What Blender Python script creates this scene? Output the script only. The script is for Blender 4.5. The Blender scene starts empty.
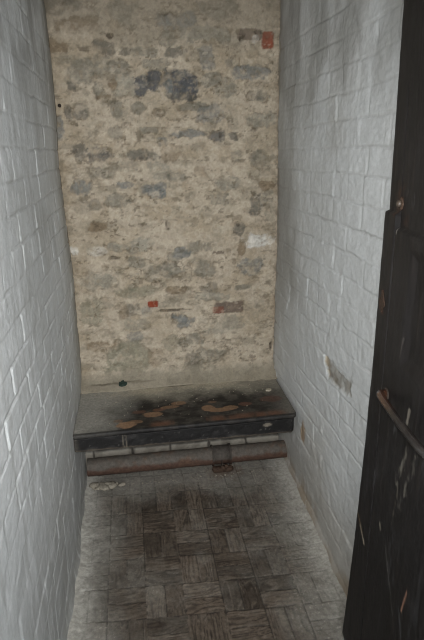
import bpy, bmesh, math
import numpy as np

SC = bpy.context.scene
COL = SC.collection

# ------------------------------------------------------------------ noise
def _hash(ix, iy, seed):
    h = (ix.astype(np.int64) * 374761393 + iy.astype(np.int64) * 668265263 + seed * 974634777) & 0x7fffffff
    h = ((h ^ (h >> 13)) * 1274126177) & 0x7fffffff
    h = ((h ^ (h >> 15)) * 668265263) & 0x7fffffff
    return ((h ^ (h >> 16)) & 0xffff) / 65535.0

def vnoise(x, y, seed=0):
    x = np.asarray(x, float); y = np.asarray(y, float)
    ix = np.floor(x); iy = np.floor(y)
    fx = x - ix; fy = y - iy
    fx = fx * fx * (3 - 2 * fx); fy = fy * fy * (3 - 2 * fy)
    a = _hash(ix, iy, seed); b = _hash(ix + 1, iy, seed)
    c = _hash(ix, iy + 1, seed); d = _hash(ix + 1, iy + 1, seed)
    return (a * (1 - fx) + b * fx) * (1 - fy) + (c * (1 - fx) + d * fx) * fy

def fbm(x, y, f, octaves=4, seed=0, gain=.55):
    """fractal noise, about -1..1"""
    s = 0; amp = 1; tot = 0
    for o in range(octaves):
        s = s + amp * (vnoise(x * f + 17.3 * o, y * f - 9.1 * o, seed + o) * 2 - 1)
        tot += amp; amp *= gain; f *= 2.03
    return s / tot * 1.6

def sstep(a, b, x):
    t = np.clip((x - a) / (b - a), 0, 1)
    return t * t * (3 - 2 * t)

def lin(r, g, b):
    c = np.array([r, g, b], float) / 255
    return np.where(c <= .04045, c / 12.92, ((c + .055) / 1.055) ** 2.4)

def mix(c, d, m):
    m = np.asarray(m)[..., None]
    return c * (1 - m) + np.asarray(d) * m

# ------------------------------------------------------------------ materials
def material(name, rough=.85, noise_amt=.25, noise_scale=120, bump=.15, bump_scale=160,
             color=None, spec=.3, metallic=0, bump_dist=.004, stretch=(1, 1, 1)):
    m = bpy.data.materials.new(name); m.use_nodes = True
    nt = m.node_tree; N = nt.nodes; L = nt.links
    bs = N['Principled BSDF']
    bs.inputs['Roughness'].default_value = rough
    bs.inputs['Specular IOR Level'].default_value = spec
    bs.inputs['Metallic'].default_value = metallic
    tc = N.new('ShaderNodeTexCoord'); mp = N.new('ShaderNodeMapping')
    mp.inputs['Scale'].default_value = stretch
    L.new(tc.outputs['Object'], mp.inputs['Vector'])
    nz = N.new('ShaderNodeTexNoise'); nz.inputs['Scale'].default_value = noise_scale
    nz.inputs['Detail'].default_value = 6; nz.inputs['Roughness'].default_value = .65
    L.new(mp.outputs['Vector'], nz.inputs['Vector'])
    mr = N.new('ShaderNodeMapRange')
    mr.inputs['From Min'].default_value = .25; mr.inputs['From Max'].default_value = .75
    mr.inputs['To Min'].default_value = 1 - noise_amt; mr.inputs['To Max'].default_value = 1 + noise_amt
    L.new(nz.outputs['Fac'], mr.inputs['Value'])
    vm = N.new('ShaderNodeVectorMath'); vm.operation = 'SCALE'
    if color is None:
        at = N.new('ShaderNodeAttribute'); at.attribute_name = 'albedo'
        L.new(at.outputs['Color'], vm.inputs[0])
    else:
        vm.inputs[0].default_value = tuple(color)
    L.new(mr.outputs['Result'], vm.inputs['Scale'])
    L.new(vm.outputs['Vector'], bs.inputs['Base Color'])
    n2 = N.new('ShaderNodeTexNoise'); n2.inputs['Scale'].default_value = bump_scale
    n2.inputs['Detail'].default_value = 5
    L.new(mp.outputs['Vector'], n2.inputs['Vector'])
    bp = N.new('ShaderNodeBump'); bp.inputs['Strength'].default_value = bump
    bp.inputs['Distance'].default_value = bump_dist
    L.new(n2.outputs['Fac'], bp.inputs['Height']); L.new(bp.outputs['Normal'], bs.inputs['Normal'])
    return m

M_RENDER = material('lime_render', .95, .16, 90, .45, 110, spec=.1)
M_PAINT = material('whitewashed_brick', .72, .10, 70, .30, 90, spec=.25)
M_FLOOR = material('worn_wood_blocks', .80, .35, 60, .5, 90, spec=.2, bump_dist=.003)
M_BENCH = material('worn_black_paint', .62, .35, 85, .4, 120, spec=.25, bump_dist=.003)
M_DOOR = material('black_door_paint', .55, .5, 50, .45, 80, spec=.3, bump_dist=.003, stretch=(1, 1, .25))
M_PIPE = material('rusty_grey_pipe', .75, .4, 60, .6, 110, spec=.25, bump_dist=.003)
M_RUST = material('rusted_iron', .8, .5, 70, .8, 110, color=lin(66, 51, 41), spec=.3, bump_dist=.004)
M_STEEL = material('worn_handle_steel', .22, .4, 40, .1, 120, spec=1.0, metallic=.15, bump_dist=.002)
M_CEIL = material('ceiling_plaster', .9, .1, 20, .3, 60, color=lin(190, 190, 188))
M_CRUMB = material('plaster_crumb', .95, .3, 80, .5, 120, color=lin(138, 132, 120), spec=.1)
M_CHIP = material('pale_chip', .9, .2, 80, .4, 120, color=lin(168, 160, 144), spec=.1)
M_GREEN = material('dark_green_flake', .8, .4, 120, .5, 150, color=lin(44, 56, 50), spec=.2)
M_NAIL = material('dark_rusted_nail', .8, .4, 120, .5, 150, color=lin(48, 40, 34), spec=.3)

# ------------------------------------------------------------------ mesh helpers
def tag(o, label=None, cat=None, group=None, kind=None):
    if label: o['label'] = label
    if cat: o['category'] = cat
    if group: o['group'] = group
    if kind: o['kind'] = kind
    return o

def link(name, me, mat=None, parent=None):
    o = bpy.data.objects.new(name, me); COL.objects.link(o)
    if mat: me.materials.append(mat)
    if parent: o.parent = parent
    return o

def raw_mesh(name, co, quads, extra=(), albedo=None, smooth=True):
    me = bpy.data.meshes.new(name)
    nq = len(quads)
    loops = np.concatenate([np.asarray(quads, np.int64).ravel()] + [np.asarray(e, np.int64) for e in extra])
    starts = list(np.arange(nq) * 4); s = nq * 4
    for e in extra:
        starts.append(s); s += len(e)
    me.vertices.add(len(co)); me.vertices.foreach_set('co', np.asarray(co, np.float32).ravel())
    me.loops.add(len(loops)); me.loops.foreach_set('vertex_index', loops.astype(np.int32))
    me.polygons.add(len(starts)); me.polygons.foreach_set('loop_start', np.array(starts, np.int32))
    me.update(calc_edges=True); me.validate()
    if albedo is not None:
        a = me.color_attributes.new('albedo', 'FLOAT_COLOR', 'POINT')
        rgba = np.ones((len(co), 4), np.float32); rgba[:, :3] = np.clip(albedo, 0, 1)
        a.data.foreach_set('color', rgba.ravel())
    if smooth:
        me.polygons.foreach_set('use_smooth', np.ones(len(me.polygons), bool))
    me.update()
    return me

def slab(name, P, A, back, mat, flip=False, parent=None):
    """dense front surface P[(nu,nv,3)] with albedo A, closed behind by the vector `back`"""
    nu, nv = P.shape[:2]
    idx = np.arange(nu * nv).reshape(nu, nv)
    q = np.stack([idx[:-1, :-1], idx[1:, :-1], idx[1:, 1:], idx[:-1, 1:]], -1).reshape(-1, 4)
    ring = np.concatenate([idx[:, 0], idx[-1, 1:], idx[-2::-1, -1], idx[0, -2:0:-1]])
    co = P.reshape(-1, 3); al = A.reshape(-1, 3)
    n0 = len(co); n = len(ring)
    bk = co[ring] + np.asarray(back)
    co = np.vstack([co, bk]); al = np.vstack([al, al[ring]])
    j = np.arange(n); k = (j + 1) % n
    side = np.stack([ring[k], ring[j], n0 + j, n0 + k], -1)
    cap = n0 + j[::-1]
    if flip:
        q = q[:, ::-1]; side = side[:, ::-1]; cap = cap[::-1]
    me = raw_mesh(name, co, np.vstack([q, side]), [cap], al)
    # flat-shade the sides and back
    sm = np.ones(len(me.polygons), bool); sm[len(q):] = False
    me.polygons.foreach_set('use_smooth', sm)
    return link(name, me, mat, parent)

def bm_obj(name, bm, mat, parent=None, smooth=True, albedo=None):
    bmesh.ops.recalc_face_normals(bm, faces=bm.faces)
    me = bpy.data.meshes.new(name); bm.to_mesh(me); bm.free()
    if smooth:
        me.polygons.foreach_set('use_smooth', np.ones(len(me.polygons), bool))
    if albedo is not None:
        n = len(me.vertices); co = np.empty(n * 3, np.float32); me.vertices.foreach_get('co', co)
        rgba = np.ones((n, 4), np.float32); rgba[:, :3] = albedo(co.reshape(-1, 3))
        me.color_attributes.new('albedo', 'FLOAT_COLOR', 'POINT').data.foreach_set('color', rgba.ravel())
    return link(name, me, mat, parent)

def add_box(bm, x0, x1, y0, y1, z0, z1, bev=0):
    r = bmesh.ops.create_cube(bm, size=1)
    for v in r['verts']:
        v.co.x = x0 + (v.co.x + .5) * (x1 - x0); v.co.y = y0 + (v.co.y + .5) * (y1 - y0)
        v.co.z = z0 + (v.co.z + .5) * (z1 - z0)
    if bev:
        es = list({e for v in r['verts'] for e in v.link_edges})
        bmesh.ops.bevel(bm, geom=es, offset=bev, segments=2, affect='EDGES', profile=.5)

def add_tube(bm, pts, rad, n=14, caps=True):
    pts = [np.array(p, float) for p in pts]; rings = []
    up = np.array([.13, .2, 1.])
    for i, p in enumerate(pts):
        t = pts[min(i + 1, len(pts) - 1)] - pts[max(i - 1, 0)]; t /= np.linalg.norm(t)
        a = np.cross(t, up); a /= np.linalg.norm(a); b = np.cross(t, a)
        r = rad[i] if hasattr(rad, '__len__') else rad
        rings.append([bm.verts.new(p + r * (math.cos(2 * math.pi * k / n) * a + math.sin(2 * math.pi * k / n) * b)) for k in range(n)])
    for A, B in zip(rings, rings[1:]):
        for k in range(n):
            bm.faces.new((A[k], A[(k + 1) % n], B[(k + 1) % n], B[k]))
    if caps:
        bm.faces.new(rings[0]); bm.faces.new(rings[-1][::-1])

def lump(bm, c, r, rng, flat=.7):
    b2 = bmesh.ops.create_icosphere(bm, subdivisions=2, radius=1)
    k = rng.random(3) * .7 + .65
    ph = rng.random(6) * 6
    for v in b2['verts']:
        d = np.array(v.co)
        s = 1 + .22 * math.sin(3.1 * d[0] + ph[0]) * math.cos(2.7 * d[1] + ph[1]) + .18 * math.sin(4.3 * d[2] + ph[2] + 2 * d[0])
        v.co.x = c[0] + d[0] * r * k[0] * s
        v.co.y = c[1] + d[1] * r * k[1] * s
        v.co.z = c[2] + max(d[2] * r * flat * k[2] * s, -r * flat * .45)

# ------------------------------------------------------------------ room measures (metres; camera stands at the origin, y runs into the cell)
XL, XR, YB, ZC = -.300, .7314, 2.672, 2.62
YF = .47                        # inner face of the front wall

def axis(*segs):
    out = [np.array([segs[0][0]])]
    for a, b, st in segs:
        n = max(1, int(round((b - a) / st))); out.append(a + (b - a) * np.arange(1, n + 1) / n)
    return np.concatenate(out)

# ------------------------------------------------------------------ side walls: thickly painted brick
def brick_relief(Y, Z, z0, course, seed, length=.268, y0=0., rough=1., jd=1., fine=1., wave=1.):
    Zw = Z + .006 * fbm(Y, Z, 2.2, 2, seed + 50) + .003 * fbm(Y, Z, 14, 2, seed + 51)
    Yw = Y + .005 * fbm(Y, Z, 6, 2, seed + 52)
    k = np.floor((Zw - z0) / course); fz = (Zw - z0) / course - k
    header = (_hash(k, k * 0 + 3, seed) > .78)
    Ln = np.where(header, length / 2, length)
    off = y0 + np.where(np.mod(k, 2) == 0, 0, length / 2) + (_hash(k, k * 0, seed + 1) - .5) * .05
    i = np.floor((Yw - off) / Ln); fy = (Yw - off) / Ln - i
    dz = np.minimum(fz, 1 - fz) * course; dy = np.minimum(fy, 1 - fy) * Ln
    d0 = _hash(i, k, seed + 2) - .5; tl = _hash(i, k, seed + 3) - .5; tz = _hash(i, k, seed + 4) - .5
    fill = sstep(-.5, .6, fbm(Y, Z, 5, 3, seed + 5))            # how far the paint has filled the joint
    dd = -np.log(np.exp(-dz / .0035) + np.exp(-dy / .0035)) * .0035
    edge = 1 - sstep(0, .0064, dd)
    h = rough * (.0085 * d0 + .008 * tl * (fy - .5) + .012 * tz * (fz - .5))
    h = h - jd * (.0012 + .0050 * (1 - fill)) * edge
    h = h + wave * .007 * fbm(Y, Z, 1.6, 2, seed + 6) + fine * (.0022 * fbm(Y, Z, 22, 3, seed + 7) + .0011 * fbm(Y, Z, 70, 2, seed + 8))
    joint = edge * (1 - .6 * fill)
    return h, joint, (i, k, fy, fz)

C_PAINT = lin(206, 209, 210)

# left wall
ys = axis((-1.2, .8, .08), (.8, YB + .02, .0055))
zs = axis((-.02, 2.12, .0045), (2.12, ZC + .02, .03))
Y, Z = np.meshgrid(ys, zs, indexing='ij')
h, joint, info = brick_relief(Y, Z, 1.37 - .0845 * 30, .0845, 11, .277, 1.557, .28, .75, .35, .4)
near = sstep(1.2, YB, Y)
bow = np.interp(Z, [0, .44, .6, 1.05, 1.4, 1.55, 1.75, 2.0, 2.3], [.0, .004, .011, .010, -.004, -.007, .003, .003, -.008])
Xs = XL + h + bow * near + .012 * (1 - sstep(0, .05, Z)) * (.6 + .4 * fbm(Y, Z, 9, 2, 5))
A = np.broadcast_to(C_PAINT, Y.shape + (3,)).copy()
n1 = fbm(Y, Z, 3, 4, 21); n2 = fbm(Y, Z, 30, 3, 22)
A = mix(A, lin(160, 160, 155), .35 * sstep(.0, .9, n1))
A = mix(A, lin(120, 118, 112), .22 * joint)
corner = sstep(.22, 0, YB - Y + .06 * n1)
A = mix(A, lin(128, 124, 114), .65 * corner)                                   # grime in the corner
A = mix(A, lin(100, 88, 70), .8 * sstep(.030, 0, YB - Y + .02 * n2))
A = mix(A, lin(110, 108, 103), .55 * sstep(1.62, 2.0, Z + .12 * n1) * sstep(-.6, .5, fbm(Y, Z, 6, 3, 27)))   # darker grey towards the upper courses
A = mix(A, lin(120, 116, 106), .6 * sstep(.12, .0, Z + .05 * n1))
A = mix(A, lin(150, 150, 146), .45 * sstep(.9, .3, Z + .15 * n1))
st = fbm(Y * 6, Z * .8, 6, 3, 28)
A = mix(A, lin(150, 150, 147), .3 * sstep(.1, .8, st))
A = mix(A, lin(232, 234, 236), .35 * sstep(.35, .9, fbm(Y * 5, Z, 7, 3, 29)))
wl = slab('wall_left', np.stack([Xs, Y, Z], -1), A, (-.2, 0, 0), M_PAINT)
tag(wl, 'grey-white painted brick wall on the left of the narrow cell', 'wall', kind='structure')

# right wall
ys = axis((-1.2, 1.2, .08), (1.2, YB + .02, .0065))
zs = axis((-.02, 2.1, .0042), (2.1, ZC + .02, .03))
Y, Z = np.meshgrid(ys, zs, indexing='ij')
h, joint, info = brick_relief(Y, Z, 1.61 - .0874 * 30, .0874, 31, .264, 1.757, .38, .55, .7, .8)
n1 = fbm(Y, Z, 3, 4, 41); n2 = fbm(Y, Z, 30, 3, 42)
# one brick face has lost its paint
pm = np.maximum(np.abs(Y - 1.775 + .02 * n2 + .03 * fbm(Y, Z, 12, 3, 77)) - .118, (np.abs(Z - .788 + .012 * n2) - .031) * 1.0)
patch = sstep(.012, -.008, pm)
h = h - .006 * patch + .003 * patch * fbm(Y, Z, 40, 3, 43)
foot = np.interp(Y, [1.35, 1.8, 2.3, 2.5, 2.7], [-.028, 0., .022, .03, .0])
Xs = XR - h + foot * sstep(.32, 0, Z) - .012 * (1 - sstep(0, .05, Z)) * (.6 + .4 * fbm(Y, Z, 9, 2, 6))
A = np.broadcast_to(C_PAINT, Y.shape + (3,)).copy()
A = mix(A, lin(168, 166, 160), .35 * sstep(.0, .9, n1))
A = mix(A, lin(120, 118, 112), .20 * joint)
cn = sstep(.42, .0, YB - Y + .16 * n1 + .1 * fbm(Y * 3, Z * .5, 3, 3, 44))
A = mix(A, lin(128, 125, 117), .65 * cn * sstep(.5, 1.1, Z))                     # damp grime streaks by the back corner
A = mix(A, lin(118, 116, 110), .45 * sstep(1.55, 2.0, Z + .15 * n1) * sstep(-.4, .6, fbm(Y * 2, Z * .7, 5, 3, 45)))
A = mix(A, lin(132, 121, 102), .5 * sstep(.028, 0, YB - Y + .02 * n2))
A = mix(A, lin(128, 120, 106), .9 * patch * (.75 + .25 * n2))
A = mix(A, lin(178, 160, 130), .8 * sstep(.5, .9, patch) * sstep(1.84, 1.9, Y) * .8)
low = sstep(.5, .05, Z + .16 * n1)
A = mix(A, lin(172, 164, 150), .55 * low)                                       # scuffed lower courses
A = mix(A, lin(150, 128, 98), .6 * sstep(.1, .0, Z + .07 * fbm(Y, Z, 8, 3, 46)))
A = mix(A, lin(228, 228, 226), .45 * low * sstep(.35, .9, fbm(Y * 1.5, Z, 16, 3, 47)))
e = ((Y - 2.14) / .035) ** 2 + ((Z - .36 + (Y - 2.14) * .4) / .055) ** 2 + .6 * fbm(Y, Z, 25, 3, 48)
A = mix(A, lin(156, 126, 90), .75 * sstep(1.3, .4, e))                          # brown stain beside the bench end
wr = slab('wall_right', np.stack([Xs, Y, Z], -1), A, (.2, 0, 0), M_PAINT, flip=True)
tag(wr, 'white painted brick wall on the right, one brick face bare of paint', 'wall', kind='structure')

# ------------------------------------------------------------------ back wall: lime-rendered rubble stone
TONES = dict(g=(122, 118, 107), d=(98, 95, 88), b=(112, 114, 112), B=(84, 85, 86), p=(138, 134, 122), n=(116, 101, 82),
             k=(58, 50, 42), w=(196, 193, 186), r=(128, 64, 46), m=(90, 76, 69), G=(122, 120, 104))
# x, z, half-width, half-height, tone: stones that show through the render
STONES = []
def S(px, py, hw, hh, t, s=1.0):
    # photo survey in units of 1/100 of the wall's own grid, turned into metres on the wall
    f = 1 / np.interp(py, [0, 190, 385], [213.5, 206, 187])
    x0 = np.interp(py, [0, 385], [49.5, 79.0]); x1 = np.interp(py, [0, 385], [280., 274.])
    x = XL + (px - x0) / (x1 - x0) * (XR - XL)
    z = np.interp(py, [0, 100, 200, 300, 385], [2.24, 1.833, 1.382, .882, .415])
    STONES.append((x, z, hw * f, hh * f * 1.12, t, s))
for a in [(80,26,16,5,'n'),(60,7,10,6,'d'),(77,6,9,5,'d'),(125,13,12,9,'g'),(163,19,9,6.5,'b'),(166,36,6,5,'g'),(86,71,11,10,'g'),
          (100,66,8,8,'g'),(119,69,10,5,'g'),(123,88,9,8,'p'),(105,49,9,4.5,'d'),(144,52,11,4,'g'),(125,51,4,2.5,'d'),(141,85,7,7,'B',1.2),
          (154,82,6,8,'B',1.2),(113,86,4,4,'n'),(100,87,4,4,'g'),(74,86,4,3,'d'),(60,46,9,4,'n'),(154,63,12,4,'g'),(110,35,2.6,1.6,'k'),
          (85,49,6,2.6,'k',.6),(104,97,5,2,'n'),(179,84,13,12,'B',1.4),(166,84,5,8,'b'),(217,9,18,6,'g'),(266,3,4,3,'d'),(175,18,15,5,'b'),
          (173,52,9,4,'d'),(205,33,18,6,'p'),(204,56,6,9,'b',.7),(228,60,4,4,'d',.7),(249,72,16,5,'b'),(223,87,10,7,'g'),(259,96,10,4,'g'),
          (210,80,8,5,'g'),(81,110,6,5,'d'),(70,110,2.5,5,'d'),(60,126,4.5,8,'b'),(117,110,6,6,'g'),(136,108,7,4,'g'),(157,113,5,3,'k',.5),
          (114,130,6,5,'g',.7),(148,130,7,2.5,'g'),(80,150,7,5.3,'d'),(101,151,11,5.3,'B',.9),(142,153,15,3,'d'),(161,141,4.5,3,'b'),
          (79,184,10,6,'b'),(94,169,6,3.5,'g',.7),(108,168,6,6,'g',.6),(126,164,9,4.5,'g',.6),(123,184,8,4,'b'),(153,189,11,4.5,'b'),
          (156,170,10,7,'p'),(179,97,13,3,'d'),(190,107,12,3,'g'),(209,116,12,6,'b',.8),(260,96,7,2.5,'d'),(182,133,13,2.3,'b'),
          (216,136,7,4.5,'B',1.),(231,137,4,4,'d'),(169,151,9,7,'n',.7),(262,120,16,6,'p'),(259,161,7,6,'g'),(234,155,5,4,'g'),(173,175,7,4,'g'),
          (198,176,6,6,'n',.6),(226,185,10,5,'p'),(266,186,7,4,'n'),(115,199,10,5,'g'),(155,192,8,4,'b'),(95,202,5,4,'g',.7),(98,224,10,3.2,'n'),
          (136,243,12,6.5,'p'),(74,246,5,4,'w',1.1),(95,246,9,4.5,'w',.5),(114,244,10,3,'p'),(135,261,7,5,'g'),(155,272,12,6,'g',.8),(173,255,8,4,'g'),
          (103,275,9,5,'p'),(82,203,7,6,'g',.5),(90,275,5,8,'g',.5),(216,200,8,4,'g'),(254,208,6.5,8,'d'),(267,202,6,6,'g'),(237,229,5,5,'d'),
          (259,243,14,6,'w',1.1),(195,247,10,5,'g'),(179,252,9,3.5,'b'),(250,268,11,7,'b'),(203,270,9,6,'g'),(170,268,12,5,'g'),(241,249,3.5,6,'n'),
          (216,254,6,1,'m',.9),(130,307,7,6.5,'d',.8),(121,310,5,6,'n',.6),(144,310,3,4,'b',.6),(178,320,7,5,'b'),(135,290,16,4.5,'G',.8),
          (91,308,11,12,'G',.8),(133,334,6,4,'b',.7),(133,322,11,5,'p',.8),(100,341,12,4,'n'),(123,355,20,12,'G',.9),(153,356,7,8,'n',.6),
          (170,341,11,7,'G',.6),(209,298,14,3.6,'p',1.),(206,289,8,3.5,'d',.7),(173,289,8,2.2,'n'),(240,290,8,2.5,'g'),(227,309,13,5,'m'),
          (216,312,5,3,'r',.5),(180,322,10,6,'b'),(224,327,13,8,'p',.8),(186,340,11,5,'g'),(207,356,15,8,'g'),(189,358,7,7,'d',.7),(178,310,14,1,'k',.8),
          (258,309,7,5,'g',.5),(150,303,4.5,2.5,'r',1.3),(267,38,5,6,'r',1.5),(248,33,11,4.2,'m',1.),(240,33,2,3.5,'k'),(258,30,4,1.3,'k'),(254,36,3,3,'w',.7),
          (271,351,1.2,4,'k',1.3),(236,225,2,2,'k',.6),(56,180,2,5,'k',.7),(165,224,2,3.4,'k',.8),(190,222,2,2,'k',.5),(113,254,4,1,'k',.8)]:
    S(*a)

xs = axis((XL - .06, XR + .06, .0046)); zs = axis((-.02, .38, .012), (.38, 2.26, .0052), (2.26, ZC + .02, .03))
X, Z = np.meshgrid(xs, zs, indexing='ij')
nA = fbm(X, Z, 4, 5, 61); nB = fbm(X, Z, 26, 4, 62); nC = fbm(X, Z, 70, 3, 63)
nS = fbm(X, Z * 1.4, 12, 3, 60); nM = fbm(X, Z * 1.3, 20, 5, 59)
wx = .014 * fbm(X, Z, 10, 5, 64, .65); wz = .012 * fbm(X, Z, 12, 5, 65, .65)
A = np.broadcast_to(lin(173, 162, 145), X.shape + (3,)).copy()
A = mix(A, lin(150, 137, 116), .6 * sstep(-.3, .8, fbm(X, Z * 1.6, 7, 4, 66)))
A = mix(A, lin(188, 176, 158), .45 * sstep(.1, .9, fbm(X, Z, 12, 4, 67)))
A = mix(A, lin(134, 126, 110), .5 * sstep(.15, .9, fbm(X, Z * 1.8, 10, 5, 68)))
H = .010 * fbm(X, Z, 5, 3, 69) + .0035 * nB + .0018 * nC
# many small half-hidden stones in rough courses
ck = np.floor(Z / .085 + .35 * fbm(X, Z, 3, 2, 70)); cxi = X / .12 + _hash(ck, ck * 0, 71)
ci = np.floor(cxi); cf = cxi - ci; zf = Z / .085 + .35 * fbm(X, Z, 3, 2, 70) - ck
rx = .22 + .26 * _hash(ci, ck, 72); rz = .16 + .2 * _hash(ci, ck, 73)
dd = np.sqrt(((cf - .5 + 6 * wx) / rx) ** 2 + ((zf - .5 + 9 * wz) / rz) ** 2) + .45 * nB
vis = sstep(.45, .8, _hash(ci, ck, 74)) * .38
m = vis * sstep(1.1, .75, dd)
shade = .75 + .5 * _hash(ci, ck, 75)
A = mix(A, np.stack([lin(118, 113, 100)[c] * shade for c in range(3)], -1), m)
H = H - .003 * m + .002 * m * nB
def flecks(f, lo, hi, col, st, sd, ax=1.0):
    global A
    m_ = sstep(lo, hi, fbm(X * ax, Z, f, 3, sd, .6)) * sstep(-.9, .5, fbm(X, Z, 5, 2, sd + 7))
    A = mix(A, lin(*col), st * m_)
    return m_
fm = flecks(34, .42, .62, (112, 104, 88), .45, 130, .5); H = H - .003 * fm
fm = flecks(22, .46, .62, (128, 122, 108), .55, 140, .6)
fm = flecks(48, .52, .68, (78, 70, 57), .50, 150, .6); H = H - .004 * fm
fm = flecks(30, .45, .62, (188, 178, 161), .40, 160, .8); H = H + .002 * fm
for (x, z, hw, hh, t, s) in STONES:
    pw = 7. if t in 'rm' else 2.6
    wk = .25 if t in 'rwk' else 1.
    d = np.sqrt((np.abs(X - x + wx * wk) / (hw * 1.12)) ** pw + (np.abs(Z - z + wz * wk) / (hh * 1.12)) ** pw)
    sel = d < 2.2
    if not sel.any(): continue
    dn = d + (.38 * nS + .28 * nB + .20 * nC) * (.3 if t in 'rm' else 1)
    m = np.where(sel, sstep(1.18, .80, dn) * (1 - (.0 if t in 'rm' else .7) * sstep(.1, .75, nM)), 0)
    c = lin(*TONES[t])
    var = 1 + .22 * nB + .16 * nC
    strength = min(1, .78 * s) if t not in 'rwk' else min(1, .95 * s)
    A = A * (1 - (m * strength)[..., None]) + (c * var[..., None].clip(.5, 1.6)) * (m * strength)[..., None]
    if t == 'k': H = H - .012 * m * s
    elif t in 'rw': H = H + .003 * m
    else:
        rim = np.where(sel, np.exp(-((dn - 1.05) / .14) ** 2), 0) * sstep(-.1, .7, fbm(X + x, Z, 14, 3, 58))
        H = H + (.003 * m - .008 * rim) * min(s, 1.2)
        A = mix(A, lin(92, 82, 66), .5 * rim * min(s, 1))  # recess shade round each stone, painted into the wall colour
mot = fbm(X, Z * 2.0, 15, 5, 57, .7)
A = mix(A, lin(112, 103, 87), .36 * sstep(.3, .85, mot)); H = H - .003 * sstep(.15, .85, mot)
A = mix(A, lin(190, 178, 158), .35 * sstep(.2, .9, -mot))
A = mix(A, lin(150, 136, 116), .5 * sstep(.2, .8, fbm(X * 1.6, Z, 40, 4, 56, .7)))
A = A * (1 + .09 * fbm(X, Z, 110, 2, 55))[..., None]
fm = flecks(52, .58, .72, (70, 62, 50), .45, 180, .6); H = H - .003 * fm
fm = flecks(36, .52, .68, (186, 176, 159), .40, 190, .8)
# cracks between render coats
crk = np.abs(fbm(X, Z * 1.5, 5, 4, 80)); crm = sstep(.02, .004, crk) * sstep(.1, .6, fbm(X, Z, 3, 2, 81))
A = mix(A, lin(88, 76, 60), .6 * crm); H = H - .004 * crm
pit = sstep(.78, .95, vnoise(X * 95, Z * 95, 82)) * sstep(0, .7, nA + .2)
A = mix(A, lin(92, 80, 64), .45 * pit); H = H - .003 * pit
A = mix(A, lin(126, 118, 104), .55 * sstep(1.98, 2.2, Z + .07 * nA))             # greyer at the top
A = mix(A, lin(134, 120, 98), .5 * sstep(.09, .0, X - XL + .05 * nB) * sstep(-.5, .5, nA))
# the render swells out onto the back of the bench
tt = ((Z + .010 * fbm(X, Z, 9, 3, 83) - .44) / .075).clip(0, 1)
H = H + .085 * (1 - tt) ** 1.7 * sstep(.424, .438, Z)
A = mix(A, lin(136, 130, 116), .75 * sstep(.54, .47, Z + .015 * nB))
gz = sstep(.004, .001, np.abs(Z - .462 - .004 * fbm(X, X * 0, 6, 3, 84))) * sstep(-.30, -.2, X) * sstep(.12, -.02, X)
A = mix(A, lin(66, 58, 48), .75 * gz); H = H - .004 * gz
edge = np.minimum(X - XL, XR - X)
H = H - .012 * sstep(.02, -.03, edge)
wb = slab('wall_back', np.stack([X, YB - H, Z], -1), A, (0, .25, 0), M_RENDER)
tag(wb, 'tan lime-rendered rubble stone wall at the end of the cell', 'wall', kind='structure')

# whitewashed brick ledge under the bench, behind the pipe
xs = axis((-.30, .735, .005)); zs = axis((0, .398, .006))
X, Z = np.meshgrid(xs, zs, indexing='ij')
kx = (X + .05) / .205 + .2 * _hash(np.floor(Z / .125), np.floor(Z / .125) * 0, 90) + .08 * fbm(X, Z, 4, 2, 94); fx = kx - np.floor(kx); kz = Z / .125; fz = kz - np.floor(kz)
dj = np.minimum(np.minimum(fx, 1 - fx) * .205, np.minimum(fz, 1 - fz) * .125) + .003 * fbm(X, Z, 40, 3, 91)
jm = sstep(.009, .003, dj)
A = np.broadcast_to(lin(150, 145, 135), X.shape + (3,)).copy()
A = mix(A, lin(92, 86, 78), .6 * sstep(-.2, .8, fbm(X, Z, 18, 4, 92)))
A = mix(A, lin(58, 54, 50), .85 * jm)
H = -.009 * jm + .003 * fbm(X, Z, 30, 3, 93)
tr = slab('trim_1', np.stack([X, 2.556 - H, Z], -1), A, (0, .06, 0), M_PAINT)
tag(tr, 'whitewashed brick ledge under the bench, behind the rusty pipe', 'ledge', kind='structure')

# ------------------------------------------------------------------ floor: basket-weave wood blocks under dust
xs = axis((XL - .05, XR + .06, .0040)); ys = axis((-1.2, 1.28, .1), (1.28, 2.62, .0042))
X, Y = np.meshgrid(xs, ys, indexing='ij')
cx, cy = .1435, .1525
U = (X + .167) / cx + .012 * fbm(X, Y, 3, 2, 101)
V = (Y - 1.734 + .06 * (X + .167)) / cy + .012 * fbm(X, Y, 3, 2, 102)
I = np.floor(U); J = np.floor(V); fu = U - I; fv = V - J
vert = (np.mod(I + J, 2) == 0) | (J >= 3)
half = np.where(vert, np.floor(fu * 2), np.floor(fv * 2))
across = np.where(vert, fu * 2 - half, fv * 2 - half); along = np.where(vert, fv, fu)
da = np.minimum(across, 1 - across) * cx / 2; dl = np.minimum(along, 1 - along) * cx
wob = .0012 * fbm(X, Y, 60, 2, 103)
gap = .0009 + .0024 * (_hash(I * 2 + half, J, 104))
jm = np.maximum(sstep(gap, gap * .3, da + wob), sstep(gap, gap * .3, dl + wob))
bid = I * 7 + half * 3; tone = _hash(bid, J, 105)
gs = np.where(vert, Y, X); gc = np.where(vert, X, Y)
knot = fbm(gs * .5 + tone * 9, gc * 2, 9, 2, 106)
grain = fbm(gs * 3 + bid * 3.1, gc * 42 + 2.2 * knot, 3.2, 4, 107)
rings = np.sin((gc * 380 + 7 * knot + 9 * tone + 2.0 * fbm(gs, gc * 3, 14, 2, 118)))
A = np.broadcast_to(lin(88, 78, 68), X.shape + (3,)).copy() * (.55 + .8 * tone)[..., None]
A = mix(A, lin(44, 37, 32), .65 * sstep(.0, .8, grain))
A = mix(A, lin(46, 39, 34), .6 * sstep(.35, .95, rings) * sstep(.25, .6, tone + .35 * fbm(X, Y, 8, 2, 108)))
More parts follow.
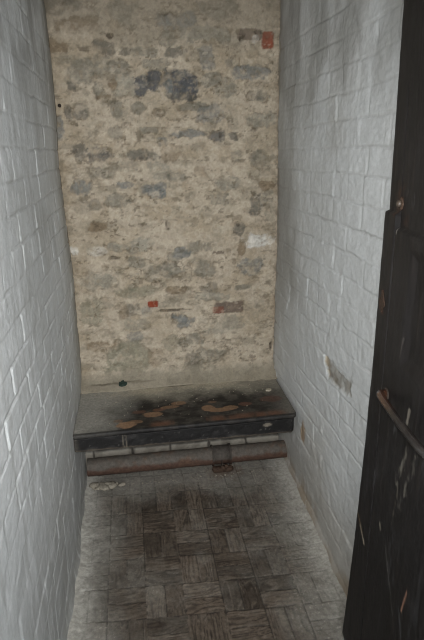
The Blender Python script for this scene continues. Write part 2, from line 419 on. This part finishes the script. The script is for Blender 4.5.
A = mix(A, lin(122, 112, 100), .35 * sstep(.2, .9, -grain))
# a big knot in one block
kn = np.sqrt(((X - .09) / .035) ** 2 + ((Y - 1.83) / .012) ** 2)
dust0 = fbm(X, Y, 4, 4, 109); dust1 = fbm(X, Y, 24, 4, 110)
edge = np.minimum((X - XL), (XR + .02 - X) * .75)
dust = sstep(.25, .03, edge + .06 * dust0 + .015 * dust1)
dust = np.maximum(dust, .8 * sstep(2.17, 2.42, Y + .09 * dust0 + .03 * dust1))
dust = np.maximum(dust, .10 + .20 * dust0 + .12 * dust1 + .22 * (_hash(bid, J, 121) - .5))
A = mix(A, lin(40, 36, 33), .8 * jm)
A = mix(A, lin(150, 147, 139), .78 * dust.clip(0, 1) * (1 - .45 * jm))
A = mix(A, lin(188, 185, 177), .75 * sstep(.10, .0, edge + .02 * dust1))
A = mix(A, lin(196, 190, 180), .5 * sstep(.86, .97, vnoise(X * 210, Y * 210, 111)) * dust)
rst = sstep(.10, .02, np.sqrt(((X - .405) / 1.3) ** 2 + (Y - 2.46) ** 2) + .03 * dust1)
A = mix(A, lin(98, 70, 52), .55 * rst)
H = -.0035 * jm * (1 - .5 * dust) - .0014 * sstep(0, .9, grain) - .0009 * sstep(.3, .9, rings) * (1 - dust) + .004 * fbm(X, Y, 3, 2, 112) \
    + .0016 * (tone - .5) + .0015 * dust * dust1 + .012 * sstep(.05, .0, edge + .012 * dust1)
H = H.clip(-.006, .02)
fl = slab('floor', np.stack([X, Y, H - .004], -1), A, (0, 0, -.15), M_FLOOR)
tag(fl, 'worn basket-weave wood block floor, dusty along the walls', 'floor', kind='structure')

# ceiling and front wall with the open doorway (behind the camera)
bm = bmesh.new(); add_box(bm, XL - .2, XR + .2, YF - .25, YB + .2, ZC, ZC + .15)
tag(bm_obj('ceiling', bm, M_CEIL, smooth=False), 'plain plaster ceiling over the cell', 'ceiling', kind='structure')
bm = bmesh.new()
add_box(bm, .545, XR + .1, YF - .25, YF, 0, ZC)
add_box(bm, XL - .1, .545, YF - .25, YF, 2.08, ZC)
tag(bm_obj('wall_front', bm, M_CEIL, smooth=False), 'front wall around the open doorway of the cell', 'wall', kind='structure')

# ------------------------------------------------------------------ bench
bench = bpy.data.objects.new('bench', None); COL.objects.link(bench); bench.location = (.2, 2.2, 0)
tag(bench, 'built-in wooden bench with worn black paint, spanning the cell', 'bench')
def under(o, parent):
    o.parent = parent; o.matrix_parent_inverse = __import__('mathutils').Matrix.Translation(parent.location).inverted(); return o

Z0 = .440; TH = .020
ns = 240
arc = [(.0 + .012 * (1 - math.cos(t)) , -.010 + .010 * math.sin(t)) for t in np.linspace(0, math.pi / 2, 7)]
prof = [(.40, -TH), (.10, -TH), (.03, -TH), (.004, -TH), (0, -TH + .004)] + arc          # distance behind the front edge, height
back_y = np.arange(.020, .433, .004)
prof = prof + [(d, 0) for d in back_y]
prof = np.array(prof)
sx = np.linspace(0, 1, ns)
xl_f, xr_f = -.298, .712; xl_b, xr_b = -.296, .722
def bench_pt(s, d):
    t = np.clip(d / .45, 0, 1)
    x = (xl_f + (xl_b - xl_f) * t) * (1 - s) + (xr_f + (xr_b - xr_f) * t) * s
    yf = 2.153 + .022 * s
    # right front corner is worn round
    c = np.clip((s - .975) / .025, 0, 1)
    yf = yf + .018 * (1 - np.sqrt(np.clip(1 - c ** 2, 0, 1)))
    return x, yf + d
Sg, Dg = np.meshgrid(sx, prof[:, 0], indexing='ij'); Hh = np.broadcast_to(prof[:, 1], Sg.shape)
X, Y = bench_pt(Sg, Dg)
top = Hh > -.001
n1 = fbm(X, Y, 5, 4, 201); n2 = fbm(X, Y, 28, 4, 202); gr = fbm(X * 2.2, Y * 9, 6, 5, 203, .7)
H = Z0 + Hh + np.where(top, (.0009 * gr - .0008 - .0015 * sstep(.0, 1, fbm(X, Y, 2.5, 2, 204))).clip(-.004, 0), 0)
A = np.broadcast_to(lin(30, 28, 26), X.shape + (3,)).copy()
A = mix(A, lin(58, 53, 49), .5 * sstep(-.2, .9, gr))
A = mix(A, lin(26, 24, 23), .5 * sstep(.2, .9, n1))
# plaster dust lying on the back and left end of the board
dy = Dg + .05 * n1 + .02 * n2
A = mix(A, lin(150, 145, 132), .85 * sstep(.235, .385, dy) )
A = mix(A, lin(176, 167, 148), .85 * sstep(.345, .43, dy + .01 * n2))
A = mix(A, lin(150, 148, 141), .85 * sstep(.21, .02, X - XL + .07 * n1 + .02 * n2 - .10 * sstep(0, .3, Dg)))
A = mix(A, lin(120, 116, 108), .6 * sstep(.16, .0, XR - X + .05 * n1))
A = mix(A, lin(120, 115, 106), .17 * sstep(-.2, .9, n2 + .4 * n1) * top)
# bare wood where the paint has flaked
def flake(cx_, cy_, rx_, ry_, col, st):
    global A
    d = ((X - cx_) / rx_) ** 2 + ((Y - cy_) / ry_) ** 2 + .6 * n2
    A = mix(A, lin(*col), st * sstep(1.5, 1.05, d))
OR = (122, 96, 74)
flake(.318, 2.312, .030, .030, OR, .92); flake(.368, 2.284, .050, .019, OR, .92); flake(.42, 2.298, .034, .018, OR, .8)
flake(.345, 2.372, .020, .012, OR, .5); flake(.50, 2.325, .028, .016, (104, 72, 58), .6)
flake(.185, 2.390, .032, .018, OR, .8); flake(.135, 2.355, .036, .015, OR, .7); flake(.085, 2.335, .03, .014, (110, 78, 60), .6)
flake(.048, 2.292, .042, .024, OR, .85); flake(-.01, 2.33, .03, .014, (104, 72, 56), .5)
flake(-.066, 2.212, .038, .026, (136, 108, 84), .9); flake(-.105, 2.255, .022, .014, OR, .5); flake(-.035, 2.235, .035, .014, OR, .7)
front = sstep(.05, .0, np.abs(Dg - .030)) * top
A = mix(A, lin(98, 68, 52), .8 * front * sstep(-.25, .35, fbm(X, Y * .2, 11, 4, 205)) * sstep(-.05, .1, X) * sstep(.70, .62, X))
flake(.63, 2.36, .05, .03, (92, 62, 50), .5)
A = mix(A, lin(28, 27, 27), .85 * ((~top) | (Dg < .014)))
rimp = (~top) & (Hh > -.02) | (np.abs(Dg - .012) < .006)
A = mix(A, lin(74, 70, 66), .25 * rimp * sstep(-.3, .5, n2))
# dark groove near the wall where a board ends
gm = sstep(.006, .001, np.abs(Dg - .44 + .012 * fbm(X, X * 0, 5, 2, 206))) * sstep(.30, .1, X) * top
A = mix(A, lin(60, 54, 46), .8 * gm); H = H - .003 * gm
nu, nv = X.shape
idx = np.arange(nu * nv).reshape(nu, nv)
q = np.stack([idx[:-1, :-1], idx[1:, :-1], idx[1:, 1:], idx[:-1, 1:]], -1).reshape(-1, 4)
backq = np.stack([idx[:-1, -1], idx[1:, -1], idx[1:, 0], idx[:-1, 0]], -1)
me = raw_mesh('top_board', np.stack([X, Y, H], -1).reshape(-1, 3), np.vstack([q, backq]), [idx[0], idx[-1][::-1]], A.reshape(-1, 3))
under(link('top_board', me, M_BENCH), bench)

# front board: black fascia under the nosing
xs = axis((-.296, .702, .005)); zs = axis((.357, .4185, .004))
X, Z = np.meshgrid(xs, zs, indexing='ij')
n1 = fbm(X, Z, 6, 4, 211); n2 = fbm(X, Z, 40, 4, 212)
A = np.broadcast_to(lin(23, 22, 22), X.shape + (3,)).copy()
A = mix(A, lin(56, 55, 54), .5 * sstep(.2, .9, fbm(X, Z * 2, 22, 4, 213)))
A = mix(A, lin(92, 84, 74), .8 * sstep(.362 + .004, .357, Z + .003 * n2))
A = mix(A, lin(92, 87, 79), .5 * sstep(.03, .0, X + .292 + .03 * n1))
for cx_ in (-.085, -.072):
    A = mix(A, lin(118, 110, 98), .55 * sstep(.0035, .001, np.abs(X - cx_ + .004 * fbm(X * 0, Z, 30, 2, 214))))
A = mix(A, lin(130, 122, 110), .6 * sstep(1.2, .6, ((X - .575) / .025) ** 2 + ((Z - .40) / .008) ** 2 + .7 * n2))
A = mix(A, lin(104, 102, 98), .5 * sstep(.90, .99, vnoise(X * 160, Z * 160, 215)))
bw = .0015 * n2 + .002 * n1
yf = 2.153 + .022 * (X + .287) / .993
fade = sstep(.0, .02, .702 - X)
Z = Z - .010 * ((X + .296) / .99) ** 1.5 * sstep(.4185, .36, Z)
P = np.stack([X, yf + .003 + .014 * (1 - fade) ** 2 - bw, Z], -1)
o = slab('front_board', P, A, (0, .032, 0), M_BENCH); under(o, bench)

# ------------------------------------------------------------------ pipe on the floor
pipe = bpy.data.objects.new('heating_pipe', None); COL.objects.link(pipe); pipe.location = (.2, 2.5, 0)
tag(pipe, 'grey cast-iron pipe with rusty underside, on the floor under the bench', 'pipe')
PR, PY, PZ = .046, 2.500, .0660
nx, na = 220, 40
xs = np.linspace(-.288, .775, nx); th = np.linspace(0, 2 * math.pi, na, endpoint=False)
XX, T = np.meshgrid(xs, th, indexing='ij')
yy = np.cos(T); zz = np.sin(T)
n1 = fbm(XX, T * .05, 7, 4, 301); n2 = fbm(XX, T * .05, 40, 4, 302)
r = PR + .0012 * n2 + .0008 * n1
A = np.broadcast_to(lin(88, 83, 77), XX.shape + (3,)).copy()
A = mix(A, lin(92, 82, 74), .5 * sstep(-.2, .8, n2))
frontness = -yy * .62 - zz * .78                                   # low front of the pipe: where the rust sits
A = mix(A, lin(76, 54, 44), .85 * sstep(.3, .62, frontness + .22 * n1 + .12 * n2) * sstep(.98, .72, -zz))
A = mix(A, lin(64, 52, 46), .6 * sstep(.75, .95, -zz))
A = mix(A, lin(92, 70, 55), .45 * sstep(.25, .9, n1 + .5 * n2 + .5 * sstep(.5, .74, XX)))
co = np.stack([XX, PY + r * yy, PZ + r * zz], -1)
idx = np.arange(nx * na).reshape(nx, na); nxt = np.roll(idx, -1, 1)
q = np.stack([idx[:-1], idx[1:], nxt[1:], nxt[:-1]], -1).reshape(-1, 4)
me = raw_mesh('pipe_run', co.reshape(-1, 3), q, [idx[0], idx[-1][::-1]], A.reshape(-1, 3))
under(link('pipe_run', me, M_PIPE), pipe)
CX = .405
bm = bmesh.new()
add_tube(bm, [(CX - .047, PY, PZ + .002), (CX - .047, PY, PZ + .002 + 0), (CX + .047, PY, PZ + .002)][::2], PR + .0035, 36)
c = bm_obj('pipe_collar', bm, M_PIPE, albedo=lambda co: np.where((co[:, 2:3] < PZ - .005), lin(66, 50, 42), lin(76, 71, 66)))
under(c, pipe)
for sx_ in (-.047, .047):
    bm = bmesh.new()
    add_tube(bm, [(CX + sx_ - .004, PY, PZ + .002), (CX + sx_ + .004, PY, PZ + .002)], PR + .009, 36)
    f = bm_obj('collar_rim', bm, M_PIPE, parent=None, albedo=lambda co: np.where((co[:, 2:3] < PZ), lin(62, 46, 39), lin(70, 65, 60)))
    f.parent = c
bm = bmesh.new()
add_tube(bm, [(CX - .004, PY - .052, .006), (CX - .003, PY - .055, .045), (CX - .002, PY - .042, .078), (CX, PY - .01, .098)], .0045, 10)
under(bm_obj('clamp_rod', bm, M_NAIL), pipe)
rng = np.random.default_rng(4)
bm = bmesh.new()
for i in range(16):
    lump(bm, (CX + rng.uniform(-.055, .05), PY - .040 - rng.uniform(0, .018), .006 + rng.uniform(0, .012)), rng.uniform(.008, .017), rng, .8)
add_box(bm, CX - .05, CX + .045, PY - .062, PY - .025, -.002, .020, .004)
fo = bm_obj('clamp_foot', bm, M_RUST); fo['label'] = 'rust-flaked clamp foot'; under(fo, pipe)
bm = bmesh.new()
add_tube(bm, [(CX + .018, PY - .058, .018), (CX + .018, PY - .062, .042)], [.011, .009], 6)
under(bm_obj('clamp_bolt', bm, M_RUST), pipe)

# ------------------------------------------------------------------ door leaf, swung into the cell on the right
D0 = np.array([.634, 1.280, 0.]); DU = np.array([-.13281291, -.99114113, 0.]); DN = np.array([-.99114113, .13281291, 0.])
def dpt(u, z, off=0.):
    u = np.asarray(u, float); z = np.asarray(z, float); off = np.asarray(off, float)
    return D0 + u[..., None] * DU + off[..., None] * DN + z[..., None] * np.array([0, 0, 1.])
EDGE_Z = [.02, .336, .58, .83, 1.05, 1.22, 1.46, 1.70, 1.92, 2.05]
EDGE_U = [-.095, -.052, -.025, -.006, .008, .010, .011, .003, -.004, -.008]    # the old leaf is bowed along its free edge
def uedge(z): return np.interp(z, EDGE_Z, EDGE_U)
us = np.concatenate([np.linspace(0, .46, 150), np.linspace(.464, .80, 85)]); zs = axis((.02, .45, .02), (.45, 2.0, .0045), (2.0, 2.05, .03))
U, Z = np.meshgrid(us, zs, indexing='ij')
UU = U + uedge(Z) * np.clip(1 - U / .8, 0, 1)
n1 = fbm(U, Z, 4, 4, 401); n2 = fbm(U, Z, 40, 4, 402); gr = fbm(U * 8, Z * .8, 8, 4, 403)
OFF = .0007 * gr + .0004 * n2
# thicker facing boards start below the step; the one along the free edge a little higher
strip = sstep(1.459, 1.454, Z) * sstep(.0905, .089, UU)
board = sstep(1.427, 1.421, Z) * sstep(.0925, .0945, UU)
OFF = OFF + .010 * np.maximum(strip, board)
# sunk panel
px_ = np.minimum(np.minimum(UU - .192, .62 - UU), np.minimum(1.398 - Z, Z - 1.118))
OFF = OFF - .010 * sstep(0, .035, px_)
# seam between edge board and the rest, above the step too
seam = sstep(.0022, .0008, np.abs(UU - np.interp(Z, [.02, 1.45, 1.75], [.0915, .0915, .072]))) * sstep(1.76, 1.70, Z)
OFF = OFF - .004 * seam
A = np.broadcast_to(lin(33, 31, 31), U.shape + (3,)).copy()
A = mix(A, lin(26, 24, 23), .6 * sstep(-.2, .8, n1))
A = mix(A, lin(52, 46, 42), .35 * sstep(.3, .95, gr))
A = mix(A, lin(27, 24, 23), .5 * sstep(0, .012, px_))
A = mix(A, lin(80, 80, 82), .30 * sstep(.35, 1.0, fbm(U * 1.2, Z * .45, 16, 4, 404)) * sstep(1.1, .9, Z))
def mark(u0, z0, u1, z1, w, col, st, rough=.5):
    global A
    t = np.clip(((UU - u0) * (u1 - u0) + (Z - z0) * (z1 - z0)) / ((u1 - u0) ** 2 + (z1 - z0) ** 2), 0, 1)
    d = np.hypot(UU - u0 - t * (u1 - u0), Z - z0 - t * (z1 - z0)) / w + rough * n2
    gap_ = 1 if rough < .75 else sstep(-.25, .55, fbm(UU * 2.5, Z * .8, 38, 3, 420))
    A = mix(A, lin(*col), st * sstep(1.2, .5, d) * gap_)
mark(.362, .632, .344, .560, .0035, (140, 106, 88), .95, .3)                  # fresh scratch down to the wood
mark(-.040, .565, .025, .530, .006, (112, 92, 72), .7); mark(.005, .535, .05, .508, .006, (150, 140, 124), .8)
mark(.285, .95, .245, .84, .010, (118, 114, 105), .7, 1.5); mark(.26, .86, .235, .72, .007, (112, 106, 96), .75, 1.5)
mark(.335, .97, .27, .80, .009, (108, 104, 96), .65, 1.6); mark(.275, 1.045, .268, 1.015, .006, (150, 143, 132), .8, .7)
mark(.20, .96, .18, .93, .012, (92, 92, 92), .45, .9); mark(.255, .70, .265, .58, .02, (84, 84, 86), .4, .8)
mark(.33, .55, .38, .45, .006, (96, 96, 98), .4, .7); mark(.21, .63, .30, .50, .004, (96, 94, 90), .5, .7)
mark(.12, 1.50, .155, 1.49, .012, (92, 90, 90), .5, .8); mark(.16, .66, .165, .65, .006, (150, 144, 130), .7, .4)
mark(.087, 1.477, .0871, 1.477, .040, (62, 44, 35), .6, 1.0)                   # rust round the rivet
mark(.043, 1.252, .043, 1.212, .009, (80, 56, 43), .9, .7)                   # rust patch below
mark(.20, 1.19, .19, 1.14, .003, (90, 84, 80), .5, .6)
mark(.10, 1.415, .10, 1.42, .004, (150, 146, 140), .6, .4)
P = dpt(UU, Z, OFF)
door = slab('door_1', P, A, tuple(-.042 * DN), M_DOOR, flip=True)
tag(door, 'black painted wooden door standing open against the right wall', 'door', kind='structure')
# rivet with washer
def disc_stack(name, u, z, prof, mat, n=24):
    bm = bmesh.new(); rings = []
    for (r, o) in prof:
        rings.append([bm.verts.new(dpt(u + r * math.cos(2 * math.pi * k / n), z + r * math.sin(2 * math.pi * k / n), o)) for k in range(n)])
    for a, b in zip(rings, rings[1:]):
        for k in range(n): bm.faces.new((a[k], a[(k + 1) % n], b[(k + 1) % n], b[k]))
    bm.faces.new(rings[-1]); bm.faces.new(rings[0][::-1])
    return bm_obj(name, bm, mat, door)
disc_stack('rivet_washer', .089, 1.480, [(.016, -.003), (.016, .0015), (.014, .003)], M_RUST, 8)
M_RIVET = material('rivet_iron', .45, .4, 90, .4, 120, color=lin(66, 57, 49), spec=.6, bump_dist=.002)
rv = disc_stack('rivet', .089, 1.480, [(.009, .003), (.009, .006), (.0078, .009), (.005, .011), (.0015, .0118)], M_RIVET)
rv['label'] = 'worn bright rivet head'
# pull handle: horizontal bar with its ends turned into the door
path = [(.128, 1.018, .004), (.132, 1.022, .018), (.142, 1.027, .030), (.165, 1.033, .038), (.20, 1.037, .043), (.30, 1.041, .047),
        (.38, 1.037, .043), (.415, 1.033, .038), (.438, 1.027, .030), (.448, 1.022, .018), (.452, 1.018, .004)]
pts = []
for i in range(len(path) - 1):
    for t in np.linspace(0, 1, 5)[:-1]:
        pts.append(np.array(path[i]) * (1 - t) + np.array(path[i + 1]) * t)
pts.append(np.array(path[-1]))
bm = bmesh.new()
add_tube(bm, [dpt(p[0], p[1], p[2]) for p in pts], [.0105 - .0015 * math.sin(math.pi * i / (len(pts) - 1)) for i in range(len(pts))], 16)
def handle_col(co):
    u = (co - D0) @ DU
    n = fbm(u, co[:, 2], 40, 3, 410)
    c = np.broadcast_to(lin(40, 36, 34), co.shape).copy()
    c = mix(c, lin(80, 52, 38), .9 * sstep(.27, .20, u + .02 * n))
    return mix(c, lin(74, 70, 67), .5 * sstep(.3, .9, n) * sstep(.2, .23, u))
hd = bm_obj('pull_handle', bm, M_STEEL, door, albedo=handle_col); hd['label'] = 'iron pull handle, rusty at its end'
for u in (.128, .452):
    disc_stack('handle_rose', u, 1.018, [(.017, .008), (.017, .012), (.012, .014)], M_NAIL, 20).parent = hd
# rusty keeper plate on the edge board
bm = bmesh.new()
out = [(.030, 1.214), (.043, 1.206), (.056, 1.222), (.066, 1.228), (.058, 1.240), (.050, 1.252), (.038, 1.262), (.034, 1.244), (.022, 1.236)]
lo = [bm.verts.new(dpt(u, z, .0095)) for u, z in out]; hi = [bm.verts.new(dpt(u + .001, z, .0125)) for u, z in out]
bm.faces.new(hi); bm.faces.new(lo[::-1])
for k in range(len(out)): bm.faces.new((lo[k], lo[(k + 1) % len(out)], hi[(k + 1) % len(out)], hi[k]))
kp = bm_obj('keeper_plate', bm, M_RUST, door, smooth=False); kp['label'] = 'small rusted metal remnant'

# ------------------------------------------------------------------ small loose things
rng = np.random.default_rng(8)
bm = bmesh.new()
for i in range(34):
    x = -.262 + abs(rng.normal(0, .045)); y = 2.424 - abs(rng.normal(0, .016))
    lump(bm, (x, y, .004 + rng.uniform(.0, .008)), rng.uniform(.007, .020), rng, .6)
for i in range(60):
    x = rng.uniform(-.2, .68); y = 2.424 - abs(rng.normal(0, .014))
    lump(bm, (x, y, .001), rng.uniform(.002, .0055), rng, .7)
tag(bm_obj('plaster_rubble', bm, M_CRUMB), 'grey plaster crumbs fallen along the foot of the pipe', 'rubble', kind='stuff')
bm = bmesh.new(); lump(bm, (-.205, 2.395, .012), .030, rng, .5)
tag(bm_obj('plaster_lump', bm, M_CRUMB), 'largest grey lump of fallen plaster by the left end of the pipe', 'rubble')
bm = bmesh.new()
for i in range(90):
    d = .41 * rng.random() ** .6; s = rng.random()
    x, y = bench_pt(s * .94 + .03, d + .01)
    r_ = rng.uniform(.0010, .0026); lump(bm, (float(x), float(y), .4400 + .4 * r_), r_, rng, .7)
tag(bm_obj('plaster_specks', bm, M_CHIP), 'pale plaster specks scattered over the bench top', 'debris', kind='stuff')
def chip(name, x, y, z, pts, mat, th, label, cat, tilt=0.):
    bm = bmesh.new()
    lo = [bm.verts.new((x + a, y + b, z + tilt * b)) for a, b in pts]; hi = [bm.verts.new((x + a * .86, y + b * .86, z + th + tilt * b)) for a, b in pts]
    bm.faces.new(hi); bm.faces.new(lo[::-1])
    for k in range(len(pts)): bm.faces.new((lo[k], lo[(k + 1) % len(pts)], hi[(k + 1) % len(pts)], hi[k]))
    return tag(bm_obj(name, bm, mat, smooth=False), label, cat)
chip('plaster_chip', .645, 2.448, .4415, [(-.016, -.008), (0, -.014), (.013, -.006), (.018, .006), (.004, .013), (-.012, .010)], M_CHIP, .007,
     'pale plaster chip lying near the right end of the bench top', 'chip')
chip('paint_flake', -.085, 2.622, .4585, [(-.020, -.010), (-.004, -.016), (.012, -.012), (.024, -.002), (.010, .004), (.006, .016), (-.006, .012), (-.010, .004), (-.022, .002)],
     M_GREEN, .014, 'dark green flake lying at the back of the bench top by the wall', 'flake', .35)
bm = bmesh.new(); add_tube(bm, [(-.276, YB + .01, 1.806), (-.276, YB - .03, 1.808), (-.276, YB - .034, 1.808), (-.277, YB - .038, 1.808)], [.004, .004, .008, .007], 10)
tag(bm_obj('nail', bm, M_NAIL), 'small dark nail in the back wall by the left corner', 'nail')

# ------------------------------------------------------------------ light: grey daylight coming in through the doorway behind the camera
w = bpy.data.worlds.new('world'); SC.world = w; w.use_nodes = True
bg = w.node_tree.nodes['Background']; bg.inputs['Color'].default_value = (.97, .99, 1.0, 1); bg.inputs['Strength'].default_value = 1.0
pl = bpy.data.lights.new('doorway_portal', 'AREA'); pl.shape = 'RECTANGLE'; pl.size = .86; pl.size_y = 2.06
pl.cycles.is_portal = True
po = bpy.data.objects.new('doorway_portal', pl); COL.objects.link(po)
po.location = (.12, YF - .24, 1.03); po.rotation_euler = (math.radians(90), 0, 0)

# the photographer's flash, on top of the camera
fl_ = bpy.data.lights.new('camera_flash', 'SPOT'); fl_.energy = 14.0; fl_.shadow_soft_size = .03; fl_.color = (1, .985, .96)
fl_.spot_size = math.radians(84); fl_.spot_blend = .85
fo_ = bpy.data.objects.new('camera_flash', fl_); COL.objects.link(fo_); fo_.location = (-.02, -.03, 1.70)
fo_.rotation_euler = (math.radians(90 - 14), 0, -.1467)

# ------------------------------------------------------------------ camera
cam = bpy.data.cameras.new('camera'); co_ = bpy.data.objects.new('camera', cam); COL.objects.link(co_)
cam.sensor_fit = 'VERTICAL'; cam.sensor_height = 24.0; cam.sensor_width = 24 * 424 / 640
cam.lens = 541.17 / 640 * 24.0
cam.clip_start = .02
yaw, pitch, roll = .1467, .3004, .0164
f = np.array([math.sin(yaw) * math.cos(pitch), math.cos(yaw) * math.cos(pitch), -math.sin(pitch)])
rt = np.array([math.cos(yaw), -math.sin(yaw), 0.]); dn = np.cross(f, rt)
rx = math.cos(roll) * rt + math.sin(roll) * dn; ry = -math.sin(roll) * rt + math.cos(roll) * dn
from mathutils import Matrix
m = Matrix(((rx[0], -ry[0], -f[0], 0), (rx[1], -ry[1], -f[1], 0), (rx[2], -ry[2], -f[2], 1.6), (0, 0, 0, 1)))
co_.matrix_world = m
SC.camera = co_
SC.view_settings.view_transform = 'Standard'; SC.view_settings.look = 'None'
SC.cycles.filter_width = 1.1
SC.view_settings.gamma = 1; SC.view_settings.use_curve_mapping = False
SC.view_settings.exposure = 2.76
